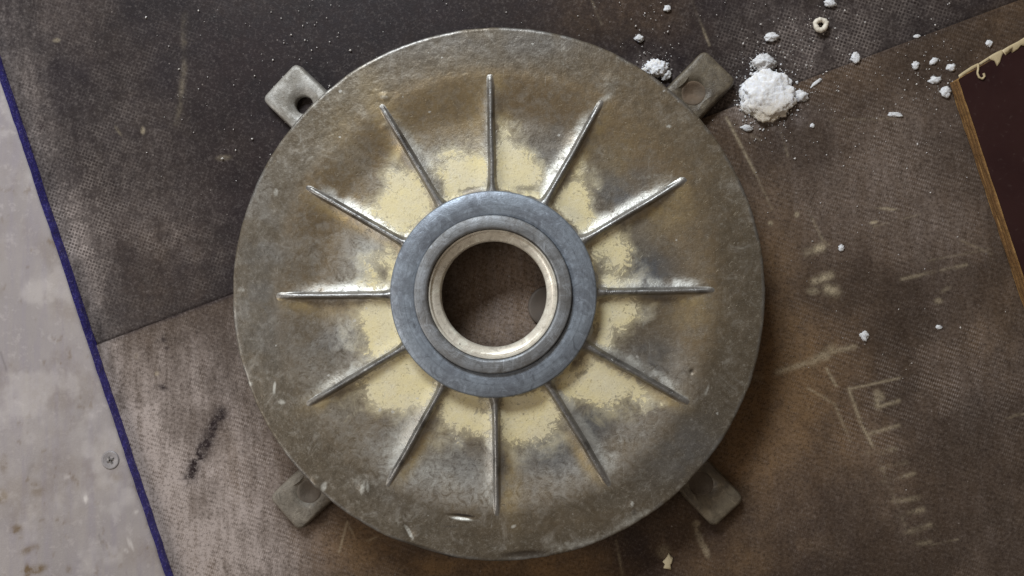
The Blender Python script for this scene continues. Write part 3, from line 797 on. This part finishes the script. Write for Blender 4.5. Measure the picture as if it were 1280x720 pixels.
# ribs, each its own mesh with a flared, filleted foot
def rib_mesh(a, tip_r, idx):
    ns = 60
    t = np.linspace(0, 1, ns)
    rad = 0.0630 + (tip_r + 0.001 - 0.0630) * t
    wz = web_z(rad)
    top = 0.0492 + (ZF - 0.0492) * t
    top = np.maximum(top, wz + 0.0002 * (1 - t)) - 0.0012 * smooth(t, 0.90, 1.0) + 0.0006 * smooth(t, 0.6, 0.85)
    h = top - wz
    w = 0.0031 - 0.0006 * t
    prof_y = np.array([-2.3, -1.55, -1.02, -0.74, -0.56, -0.42, -0.22, 0, 0.22, 0.42, 0.56, 0.74, 1.02, 1.55, 2.3])
    prof_h = np.array([-0.08, 0.10, 0.29, 0.53, 0.74, 0.88, 0.97, 1.0, 0.97, 0.88, 0.74, 0.53, 0.29, 0.10, -0.08])
    rad2 = np.repeat(rad[:, None], 15, 1)
    s_ = 0.0004 * (fbm(rad2 * 1.0 + idx, rad2 * 0 + idx * .37, 0.012, 3, 300 + idx) - 0.5)
    flare = np.where(np.abs(prof_y) > 0.5, 0.5 + (np.abs(prof_y) - 0.5) * 1.0, np.abs(prof_y)) * np.sign(prof_y)
    # root widens into the hub
    root = 1 + 1.1 * np.exp(-(rad - 0.0640) / 0.0035)
    YY = flare[None] * w[:, None] * root[:, None] * (0.80 + 0.20 * np.clip(h / 0.0035, 0, 1))[:, None] + s_
    HH = wz[:, None] + prof_h[None] * h[:, None] - 0.0002
    HH = HH + 0.00035 * (fbm(rad2 * 1.0, YY, 0.008, 3, 340 + idx) - 0.5) * (np.abs(prof_y) < 0.6)[None]
    ca, sa = math.cos(a), math.sin(a)
    X = rad2 * ca - YY * sa
    Y = rad2 * sa + YY * ca
    V = np.stack([X, Y, HH], -1).reshape(-1, 3)
    ii, jj = np.arange(ns - 1)[:, None], np.arange(14)[None]
    q = ii * 15 + jj
    Q = np.stack([q, q + 15, q + 16, q + 1], -1).reshape(-1, 4)
    me = mesh_np('rib', V, Q)
    nmm = fbm(X.ravel(), Y.ravel(), 0.010, 4, 400)
    py_ = np.repeat(prof_y[None], ns, 0).ravel()      # + is counter-clockwise
    tt = np.repeat(t[:, None], 15, 1).ravel()
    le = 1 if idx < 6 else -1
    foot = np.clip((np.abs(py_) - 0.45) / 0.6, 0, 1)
    on_shade_side = (-py_ * le > 0)
    attr(me, 'ochre', np.clip(foot * on_shade_side * (0.25 + 0.8 * smooth(nmm, 0.3, 0.6)), 0, 1))  # residue on the foot, with the shaded side painted in
    attr(me, 'pale', np.clip(foot * (~on_shade_side) * 0.7 * (0.45 + 0.6 * smooth(nmm, 0.3, 0.55)) + 0.30 * (np.abs(py_) < 0.45) * smooth(nmm, 0.45, 0.65), 0, 1))  # lit foot painted pale as a highlight; crest is wear
    attr(me, 'slate', np.clip((1 - foot) * 0.4, 0, 1))
    attr(me, 'yel', np.clip(foot * on_shade_side * 0.5 * (1 - smooth(tt, 0.3, 0.6)) * smooth(nmm, 0.35, 0.6) * 1.6, 0, 1))
    attr(me, 'brn', np.clip(0.5 * smooth(tt, 0.35, 0.9) * (0.4 + nmm), 0, 1))
    attr(me, 'crust', np.zeros(len(V)))
    attr(me, 'clean', 0.35 * np.ones(len(V)))
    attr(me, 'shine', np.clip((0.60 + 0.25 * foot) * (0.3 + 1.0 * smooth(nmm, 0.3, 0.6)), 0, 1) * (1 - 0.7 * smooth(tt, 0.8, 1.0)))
    attr(me, 'dark', np.clip((1 - foot) * 0.6 * smooth(nmm, 0.60, 0.75), 0, 1))
    return me


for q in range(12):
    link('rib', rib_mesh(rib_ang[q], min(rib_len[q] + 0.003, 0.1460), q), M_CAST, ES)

# hub, collar, bore ring
HUBT = Matrix.Translation((-0.0006, 0, -0.007)) @ Matrix.Diagonal((1.014, 1.014, 1, 1))
me = lathe('hub', [(.0652, .040), (.0650, .0540), (.0648, .0588), (.0643, .0596), (.0636, .0600), (.0500, .0602), (.0496, .0600), (.0494, .0585), (.0494, .0400)], 220)
set_sharp(me, 60)
me.transform(HUBT)
hub = link('hub', me, M_HUB, ES)
me = lathe('collar', [(.0493, .0560), (.0493, .0618), (.0490, .0626), (.0484, .0630), (.0425, .0631), (.0416, .0629), (.0410, .0622), (.0408, .0610), (.0408, .0540), (.0408, .0480)], 220)
set_sharp(me, 60)
me.transform(HUBT)
link('collar', me, M_COLLAR, hub)
me = lathe('bore_ring', [(.0407, .0540), (.0406, .0597), (.0402, .0602), (.0394, .0602), (.0391, .0598), (.0388, .0585), (.0384, .0580), (.0379, .0580), (.0366, .0570), (.0354, .0561), (.0346, .0554), (.0340, .0547), (.0336, .0538), (.0335, .0490), (.0345, .0482), (.0370, .0478), (.0404, .0476)], 220)
set_sharp(me, 50)
me.transform(HUBT)
ring = link('bore_ring', me, M_BORE, ES)
nk = U(574.5, 432, .0495 + ZS)
bm = bmesh.new()
bmesh.ops.create_cube(bm, size=1.0, matrix=Matrix.Translation((nk[0], nk[1], .0497)) @ Matrix.Rotation(math.radians(75), 4, 'Z') @ Matrix.Rotation(math.radians(-45), 4, 'Y') @ Matrix.Diagonal((.0036, .0007, .0006, 1)))
me = bpy.data.meshes.new('scribe_mark')
bm.to_mesh(me)
bm.free()
link('scribe_mark', me, M_DARK, ring)


# lugs
def lug_mesh(hw, r_out, r_in, hole_r, rh, z0, z1, cb_r, cb_z, seed):
    """lug along +X: outline from r_in to r_out, half width hw, hole centre at rh"""
    n = 96
    cr = 0.0042
    pts = []
    for i in range(n):
        t = 2 * math.pi * i / n
        c, s = math.cos(t), math.sin(t)
        # ray from hole centre to the rounded rectangle
        lx = (r_out - rh) if c > 0 else (rh - r_in)
        k = min(lx / abs(c) if abs(c) > 1e-6 else 9, hw / abs(s) if abs(s) > 1e-6 else 9)
        p = np.array([c * k, s * k])
        if c > 0:   # round the two outer corners
            cc = np.array([r_out - rh - cr, math.copysign(hw - cr, s)])
            q = p - cc
            if q[0] > 0 and q[1] * math.copysign(1, s) > 0:
                # intersect the ray with the corner circle
                d = np.array([c, s])
                b = d @ cc
                disc = b * b - (cc @ cc - cr * cr)
                if disc > 0:
                    p = d * (b + math.sqrt(disc))
        pts.append(p)
    P = np.array(pts)
    P = P + 0.0005 * (fbm(P[:, :1] * [1.0] + seed, P[:, 1:], 0.012, 3, 500 + seed) - 0.5)
    D = P / np.linalg.norm(P, axis=1)[:, None]

    def inset(d):
        return P - D * d
    rings = [(D * hole_r, z0), (D * hole_r, cb_z - .0008), (D * (hole_r + .0003), cb_z - .0002), (D * (hole_r + .0010), cb_z + .0003), (D * (cb_r - .0018), cb_z + .0011), (D * (cb_r - .0004), z1 - .0008), (D * (cb_r + .0008), z1 - .0002), (D * (cb_r + .0020), z1),
             (inset(.006), z1), (inset(.0025), z1 - .0001), (inset(.0010), z1 - .0006), (inset(.0002), z1 - .0018), (P, z1 - .004), (P * 1.0 + D * .0006, z0 + .001), (inset(.0008), z0), (D * hole_r, z0)]
    V = []
    for p, z in rings:
        zz_ = np.full(n, z) + (0.0004 * (fbm(p[:, 0] + seed, p[:, 1], 0.008, 3, 520) - 0.5) if z > z0 + .002 else 0)
        V.append(np.stack([p[:, 0] + rh, p[:, 1], zz_], -1))
    V = np.array(V).reshape(-1, 3)
    i, j = np.arange(len(rings) - 1)[:, None], np.arange(n)[None]
    j2 = (j + 1) % n
    Q = np.stack([i * n + j, i * n + j2, (i + 1) * n + j2, (i + 1) * n + j], -1).reshape(-1, 4)
    me = mesh_np('mounting_lug', V, Q)
    set_sharp(me, 50)
    return me


ZL = 0.0215
LUGS = [((376, 128), (368, 78), (327, 122), M_LUG, False, 'pale grey lug with an open hole'),
        ((868, 112), (882, 62), (921, 99), M_LUGB, True, 'brownish lug with its hole packed with dirt'),
        ((379, 612), (336, 624), (372, 664), M_LUGC, True, 'dusty brownish lug with a dull clogged hole'),
        ((880, 606), (894, 660), (931, 626), M_LUGB, True, 'dark oily lug with a clogged hole')]
for qi, (hc, c1, c2, mt, plug, lab) in enumerate(LUGS):
    h_, a_, b_ = U2(*hc, ZL + ZS), U2(*c1, ZL + ZS), U2(*c2, ZL + ZS)
    mid = (a_ + b_) / 2
    wdt = np.linalg.norm(a_ - b_) / 2 + 0.0008
    an = math.atan2(b_[1] - a_[1], b_[0] - a_[0]) + math.pi / 2
    ax = np.array([math.cos(an), math.sin(an)])
    if ax @ mid < 0:
        ax = -ax
        an += math.pi
    # local frame: origin so that +X runs through the middle of the outer edge
    rh = 0.187
    r_out = rh + (mid - h_) @ ax + 0.0015
    side_off = (mid - h_) @ np.array([-ax[1], ax[0]])
    me = lug_mesh(wdt, r_out, rh - 0.032, 0.0062, rh, 0.0142, ZL, 0.0100, ZL - .0026, qi)
    org = mid - ax * r_out
    Mx = Matrix.Translation((org[0], org[1], 0)) @ Matrix.Rotation(an, 4, 'Z')
    me.transform(Mx)
    lo = link('mounting_lug', me, mt, ES)
    if lab:
        lo['label'] = lab
    if plug:
        hcw = org + ax * rh
        pm = lathe('dirt_plug', [(1e-5, ZL - .0042), (.002, ZL - .0038), (.0040, ZL - .0033), (.0056, ZL - .0026), (.0068, ZL - .0019), (.0078, ZL - .0016), (.0084, ZL - .0018), (.0086, ZL - .006)], 28)
        pv = np.zeros(len(pm.vertices) * 3)
        pm.vertices.foreach_get('co', pv)
        pv = pv.reshape(-1, 3)
        pv[:, 2] += 0.0014 * (fbm(pv[:, 0] + qi, pv[:, 1], 0.006, 3, 640) - 0.5)
        pm.vertices.foreach_set('co', pv.ravel())
        pm.transform(Matrix.Translation((hcw[0], hcw[1], 0)))
        link('dirt_plug', pm, M_DIRT if qi == 1 else M_DIRT2, lo)

# round disc lying on the bench, seen through the bore
pc = U(686, 383, 0.002)
me = lathe('round_disc', [(1e-5, .0026), (.0090, .0026), (.0120, .0028), (.0136, .0026), (.0141, .0018), (.0142, .0004)], 48)
me.transform(Matrix.Translation((0, 0, 0)))
o = link('round_disc', me, M_PUCK, None, label='dull dark round disc on the bench, seen through the bore', category='disc')
o.location = (pc[0], pc[1], 0)

# ------------------------------------------------------------------ dark plywood offcut at the right
PT = 0.0122
A = U2(1198, 99, PT)
Bp = U2(1245, 241, PT)
T1 = U2(1280, 52, PT)
dl = (Bp - A) / np.linalg.norm(Bp - A)
dt = (T1 - A) / np.linalg.norm(T1 - A)
PW = empty('plywood_offcut', (float(A[0]), float(A[1]), 0), label='smooth dark red brown plywood offcut with raw golden edges, at the right', category='plywood')


def mat_offcut():
    t = NT('smooth_film')
    n1, n2, n3 = t.noise(30, 4), t.noise(300, 4), t.noise(1200, 3)
    c = t.mix(t.ramp(n1, 0.3, 0.7), (0.024, 0.0095, 0.0095), (0.031, 0.013, 0.012))
    c = t.mix(t.ramp(n2, 0.62, 0.75, 0, 0.25), c, (0.09, 0.06, 0.05))
    t.bump(t.math('ADD', n1, t.math('MULTIPLY', n3, .2)), 0.15, 0.0006)
    return t.out(c, t.ramp(n2, .3, .7, .38, .5), 0, 0.14)


def mat_ply(ca, cb):
    t = NT('ply_veneer')
    s = t.mapping(scale=(60, 60, 900))
    n1 = t.noise(1.0, 4, 0.6, co=s)
    n2 = t.noise(260, 5)
    c = t.mix(t.ramp(n1, 0.3, 0.7), ca, cb)
    c = t.mix(t.ramp(n2, 0.5, 0.7, 0, .6), c, (0.10, 0.055, 0.022))
    t.bump(t.math('ADD', n1, n2), 0.8, 0.001)
    return t.out(c, 0.75, 0, 0.3)


M_PLY = [mat_ply((0.40, 0.235, 0.085), (0.26, 0.14, 0.045)), mat_ply((0.19, 0.100, 0.036), (0.13, 0.065, 0.025))]


def quad_slab(name, z0, z1, off, jit, seed, seg=70):
    """slab with the offcut's two visible edges, pushed out by off metres"""
    out = []
    L1, L2 = 0.42, 0.30
    rgn = np.random.default_rng(seed)
    nl_ = np.array([-dl[1], dl[0]])
    if nl_ @ dt > 0:
        nl_ = -nl_
    nt_ = np.array([-dt[1], dt[0]])
    if nt_ @ dl > 0:
        nt_ = -nt_
    path = [dl * s_ + nl_ * (off + jit * (fbm(np.array([s_]), np.array([seed * 1.0]), 0.006, 3, seed)[0] - .5)) for s_ in np.linspace(L1, 0.0005, seg)]
    path += [dt * s_ + nt_ * (off * .3 + jit * (fbm(np.array([s_]), np.array([seed + 5.0]), 0.004, 3, seed + 1)[0] - .5)) for s_ in np.linspace(0.0005, L2, seg)]
    far = dl * L1 + dt * L2
    path.append(far)
    bm = bmesh.new()
    bot = [bm.verts.new((p[0], p[1], z0)) for p in path]
    top = [bm.verts.new((p[0], p[1], z1)) for p in path]
    bm.faces.new(top)
    bm.faces.new(bot[::-1])
    for i_ in range(len(path)):
        j_ = (i_ + 1) % len(path)
        bm.faces.new((bot[i_], bot[j_], top[j_], top[i_]))
    bmesh.ops.recalc_face_normals(bm, faces=bm.faces)
    me = bpy.data.meshes.new(name)
    bm.to_mesh(me)
    bm.free()
    return me


nply = 7
for q in range(nply):
    z0 = 0.0006 + q * (PT - 0.0012) / nply
    z1 = 0.0006 + (q + 1) * (PT - 0.0012) / nply - 0.0001
    link('veneer', quad_slab('veneer', z0, z1, (0.0004 if q % 2 else -0.0002), 0.0012, 900 + q), M_PLY[q % 2], PW)
link('film_face', quad_slab('film_face', PT - 0.0005, PT, -0.0002, 0.0007, 950), mat_offcut(), PW)

# pale glue drips and torn fibres along its upper edge
M_CREAM = mat_metal('cream_glue', (0.50, 0.40, 0.24), (0.40, 0.31, 0.17), 0.0, .5, .75, .6, .3, 1.0, (0.25, 0.16, 0.07))


def flat_patch(name, pts, z, th, mat, parent=None, origin=(0, 0)):
    """thin domed patch with an irregular outline, photo points at height z"""
    P = [U2(px, py, z) - np.array(origin) for px, py in pts]
    bm = bmesh.new()
    c = sum(P) / len(P)
    low = [bm.verts.new((p[0], p[1], 0)) for p in P]
    mid = [bm.verts.new((p[0] * .93 + c[0] * .07, p[1] * .93 + c[1] * .07, th * .7)) for p in P]
    inn = [bm.verts.new((p[0] * .6 + c[0] * .4, p[1] * .6 + c[1] * .4, th)) for p in P]
    m = len(P)
    for i_ in range(m):
        j_ = (i_ + 1) % m
        bm.faces.new((low[i_], low[j_], mid[j_], mid[i_]))
        bm.faces.new((mid[i_], mid[j_], inn[j_], inn[i_]))
    bm.faces.new(inn)
    bmesh.ops.recalc_face_normals(bm, faces=bm.faces)
    for f in bm.faces:
        f.smooth = True
    me = bpy.data.meshes.new(name)
    bm.to_mesh(me)
    bm.free()
    return me


DRIPS = [[(1198, 94), (1205, 89), (1214, 83), (1222, 79), (1224, 82), (1217, 86), (1209, 91), (1203, 95), (1199, 98)],
         [(1234, 72), (1242, 67), (1252, 62), (1254, 66), (1252, 71), (1250, 78), (1246, 83), (1243, 76), (1239, 75)],
         [(1252, 63), (1262, 57), (1272, 52), (1280, 47), (1292, 41), (1292, 50), (1281, 58), (1277, 56), (1272, 62), (1265, 66), (1262, 61), (1257, 69)],
         [(1222, 80), (1231, 74), (1236, 71), (1237, 74), (1229, 79), (1224, 82)]]
for dp in DRIPS:
    me = flat_patch('glue_drip', dp, PT, 0.0007, M_CREAM, PW, A)
    me.transform(Matrix.Translation((0, 0, PT)))
    link('glue_drip', me, M_CREAM, PW)


def tube_mesh(name, pts, rad, seg=8, closed=False):
    V, Q = [], []
    n_ = len(pts)
    for i_ in range(n_):
        p = np.array(pts[i_])
        q0 = np.array(pts[(i_ - 1) % n_ if closed else max(i_ - 1, 0)])
        q1 = np.array(pts[(i_ + 1) % n_ if closed else min(i_ + 1, n_ - 1)])
        d = q1 - q0
        d = d / (np.linalg.norm(d) + 1e-12)
        s_ = np.cross(d, [0, 0, 1])
        s_ = s_ / (np.linalg.norm(s_) + 1e-12)
        u_ = np.cross(s_, d)
        rr_ = rad * (0.8 + 0.4 * random.random())
        for k in range(seg):
            t = 2 * math.pi * k / seg
            V.append(p + (s_ * math.cos(t) + u_ * math.sin(t)) * rr_)
    for i_ in range(n_ if closed else n_ - 1):
        for k in range(seg):
            a_, b_ = i_ * seg + k, i_ * seg + (k + 1) % seg
            c_, d_ = ((i_ + 1) % n_) * seg + (k + 1) % seg, ((i_ + 1) % n_) * seg + k
            Q.append((a_, b_, c_, d_))
    return mesh_np(name, V, Q)


loop_px = [(1222, 80), (1222, 86), (1221, 92), (1223, 97), (1227, 99), (1230, 96), (1228, 90)]
pts = [(*(U2(px, py, PT) - A), PT + 0.0007) for px, py in loop_px]
fine = []
for a_, b_ in zip(pts[:-1], pts[1:]):
    for s_ in (0, .33, .66):
        fine.append(tuple(np.array(a_) * (1 - s_) + np.array(b_) * s_))
link('torn_fibre', tube_mesh('torn_fibre', fine, 0.0007), M_CREAM, PW)

# ------------------------------------------------------------------ white crumbs


def mat_white(name, top, low, zmix):
    t = NT(name)
    n2, n3 = t.noise(350, 4, .6), t.noise(1500, 3)
    c = t.mix(t.ramp(n2, 0.35, 0.75, 0, 0.5), top, low)
    c = t.mix(t.ramp(t.sep(t.co)[1], -zmix, 0.0, 0.75, 0.0), c, low)
    t.bump(t.math('ADD', n2, n3), 0.5, 0.0010)
    t.put(t.bsdf.inputs['Subsurface Weight'], 0.85)
    t.put(t.bsdf.inputs['Subsurface Radius'], (0.002, 0.002, 0.0018))
    t.put(t.bsdf.inputs['Subsurface Scale'], 0.5)
    return t.out(c, 0.8, 0, 0.2)


M_WHITE = mat_white('white_crumb', (0.64, 0.635, 0.645), (0.48, 0.44, 0.39), 0.05)
M_SPECK = mat_white('grey_speck', (0.55, 0.51, 0.48), (0.34, 0.29, 0.25), 0.05)
M_PILE = mat_white('white_pile', (0.80, 0.80, 0.82), (0.55, 0.46, 0.34), 0.016)


def crumb_mesh(name, rx, ry, h, seed, sub=3, rough=0.35, ang=0.0):
    bm = bmesh.new()
    bmesh.ops.create_icosphere(bm, subdivisions=sub, radius=1.0)
    for v in bm.verts:
        p = v.co.copy()
        q = p * 1.3 + Vector((seed * 3.7, seed * 1.3, seed * 2.1))
        d = rough * mn.noise(q * 1.1) + rough * (.8 if sub < 5 else .55) * mn.noise(q * 2.6) + rough * (.55 if sub < 5 else .3) * mn.noise(q * 5.5) + rough * (.35 if sub < 5 else .24) * mn.noise(q * 11) + rough * .16 * mn.noise(q * 23)
        p = p * (1 + d)
        z = p.z * h if p.z > -0.25 else -0.25 * h
        x_, y_ = p.x * rx, p.y * ry
        v.co = (x_ * math.cos(ang) - y_ * math.sin(ang), x_ * math.sin(ang) + y_ * math.cos(ang), z + h * 0.2)
    for f in bm.faces:
        f.smooth = True
    me = bpy.data.meshes.new(name)
    bm.to_mesh(me)
    bm.free()
    return me


K = 0.55 / F


def grain_stuff(name, spots, seed, szl, szh):
    """many tiny grains in one mesh; spots: list of (px,py,z) photo points"""
    g = random.Random(seed)
    base = bmesh.new()
    bmesh.ops.create_icosphere(base, subdivisions=1, radius=1.0)
    bv = np.array([v.co[:] for v in base.verts])
    bf = np.array([[v.index for v in f.verts] for f in base.faces])
    base.free()
    V, Fc = [], []
    for (x_, y_, z_) in spots:
        s_ = g.uniform(szl, szh) * (0.6 + 0.8 * g.random() ** 3)
        jit = np.array([[g.uniform(.6, 1.35)] for _ in bv])
        sc_ = np.array([g.uniform(.7, 1.5), g.uniform(.7, 1.5), g.uniform(.5, .9)])
        Fc.append(bf + len(V) * len(bv))
        V.append(bv * jit * sc_ * s_ + np.array([x_, y_, z_ + s_ * .4]))
    return mesh_np(name, np.concatenate(V), np.concatenate(Fc), False)


def pile(px, py, rpx, rpy, h, seed, label, sub=5, ngr=150, mat=None, rough=.27):
    c = U(px, py, 0.004)
    root = empty('crumb_pile', (c[0], c[1], 0), label=label, category='crumbs', group='white crumb heaps on the bench')
    link('heap', crumb_mesh('heap', rpx * K, rpy * K, h, seed, sub, rough), mat or M_PILE, root)
    g = random.Random(seed * 7)
    sp = []
    for _ in range(ngr):
        t = g.uniform(0, 2 * math.pi)
        q = g.random()
        rad = 0.92 + 0.5 * q * q
        z = h * max(0.0, 1.05 - (rad / 1.05) ** 2) * .95
        sp.append((rad * rpx * K * math.cos(t), rad * rpy * K * math.sin(t), max(z, 0.0002)))
    link('grains', grain_stuff('grains', sp, seed + 1, 0.0003, 0.0008), M_WHITE if mat is None else mat, root, kind='stuff')
    return root


pile(961, 118, 31, 29, 0.0055, 3, 'largest white fluffy crumb heap, right of the brown upper lug')
pile(956, 78, 13, 9, 0.0045, 5, 'small white crumb heap just above the largest heap', 4, 90, M_WHITE, .4)
pile(820, 85, 13, 10, 0.004, 9, 'dirty white crumb heap touching the rim beside the upper right lug', 4, 110, None, .4)

CRUMBS = [(1002, 120, 9, 8, 'lumpy white crumb touching the right side of the largest heap', 0), (965, 46, 9, 5.5, 'oval white crumb above the small heap', -10), (1070, 72, 6, 7, 'lone white crumb between the washer-shaped ring and the dark plywood', 0),
          (1021, 103, 9, 2.6, 'thin stick-shaped white crumb right of the largest heap', -38), (833, 94, 8, 6, 'blocky white crumb wedged between rim and upper right lug', -40),
          (1145, 81, 5, 5, 'round white crumb farthest left of the group by the plywood corner', 0), (1168, 76, 6, 4, 'faint flat crumb at the top of the group by the plywood corner', -30), (1170, 100, 8, 5, 'wide white crumb left of the plywood corner', -10),
          (1183, 115, 7, 7, 'chunky white crumb touching the left edge of the plywood corner', 20), (1190, 84, 6, 5, 'white crumb just above the plywood corner', 0), (1237, 54, 4.5, 4.5, 'round white crumb above the upper edge of the dark plywood', 0),
          (1120, 143, 10, 3, 'long flat white crumb on the bare bench left of the plywood', 5), (1038, 3, 8, 5, 'white crumb cut by the top edge of the picture', 20), (934, 160, 8, 4.5, 'greyish crumb below the largest heap', 10),
          (1052, 310, 4, 4.5, 'lone white crumb right of the yellow paint smears', 0), (1081, 420, 5.5, 6, 'lone pale crumb above the long pale scratch', 0), (1016, 157, 3, 3, 'small white crumb below right of the largest heap', 0), (1174, 409, 4, 3, 'small lone pale crumb at the right, below the dark plywood', 0),
          (834, 10, 5, 4, 'small greyish crumb near the top edge above the upper right lug', 0), (799, 48, 6, 5, 'greyish crumb just above the rim at the top right', 30), (1147, 45, 4, 2.5, 'small white crumb on the seam line near the plywood', 0)]
for q, (px, py, rx, ry, lab, an) in enumerate(CRUMBS):
    c = U(px, py, 0.001)
    me = crumb_mesh('white_crumb', rx * K * .88, ry * K * .88, min(rx, ry) * K * 0.5, 20 + q, 3, .40, math.radians(-an))
    me.materials.append(M_WHITE)
    o = bpy.data.objects.new('white_crumb', me)
    COL.objects.link(o)
    o.location = (c[0], c[1], 0.0)
    o['label'] = lab
    o['category'] = 'crumb'
    o['group'] = 'white crumbs scattered on the bench'

# small ring
c = U(1026, 31, 0.002)
pts = [(6.2 * K * math.cos(t) * (1 + .1 * math.sin(3 * t)), 6.2 * K * math.sin(t), 0.0018) for t in np.linspace(0, 2 * math.pi, 33)[:-1]]
me = tube_mesh('white_ring', pts, 0.0017, 10, True)
o = link('white_ring', me, mat_metal('ring_white', (0.66, 0.60, 0.50), (0.56, 0.50, 0.41), 0, .5, .7, .4, .3, 1, (.35, .28, .2)), None, label='small off-white ring lying among the crumbs at the top right', category='ring')
o.location = (c[0], c[1], 0)

# cream chip at the bottom edge
cc = U2(835, 702)
me = flat_patch('paint_chip', [(831, 699), (834, 695), (836, 691), (838, 695), (841, 697), (840, 703), (838, 706), (839, 712), (834, 711), (829, 710), (831, 705), (828, 702)], 0.0, 0.0012, None, None, cc)
o = link('paint_chip', me, mat_metal('chip_cream', (0.62, 0.53, 0.35), (0.55, 0.46, 0.29), 0, .6, .8, .4, .25, 1, (.35, .26, .13)), None, label='jagged cream paint chip on the bench at the bottom edge', category='paint chip')
o.location = (cc[0], cc[1], 0.0002)

# fine debris: far too many specks to count
g = random.Random(55)
sp = []


def scatter(px, py, rx, ry, n_):
    for _ in range(n_):
        a_ = g.gauss(px, rx)
        b_ = g.gauss(py, ry)
        p = U(a_, b_, 0)
        if math.hypot(p[0], p[1]) < 0.158 and math.hypot(p[0], p[1]) > 0.03:
            continue
        sp.append((p[0], p[1], 0.0))


scatter(1020, 55, 40, 30, 90)
scatter(960, 120, 38, 34, 160)
scatter(950, 75, 16, 14, 60)
scatter(820, 80, 14, 14, 70)
scatter(1175, 95, 24, 26, 90)
scatter(1060, 150, 70, 40, 60)
scatter(800, 30, 60, 30, 40)
scatter(1100, 330, 110, 120, 60)
scatter(395, 60, 40, 40, 60)
scatter(280, 120, 50, 80, 60)
scatter(960, 10, 100, 20, 50)
scatter(640, 15, 150, 12, 20)
scatter(620, 330, 25, 30, 12)
me = grain_stuff('fine_debris', sp, 77, 0.00020, 0.00060)
link('fine_debris', me, M_SPECK, None, kind='stuff', label='fine white specks scattered over the dark bench', category='debris')
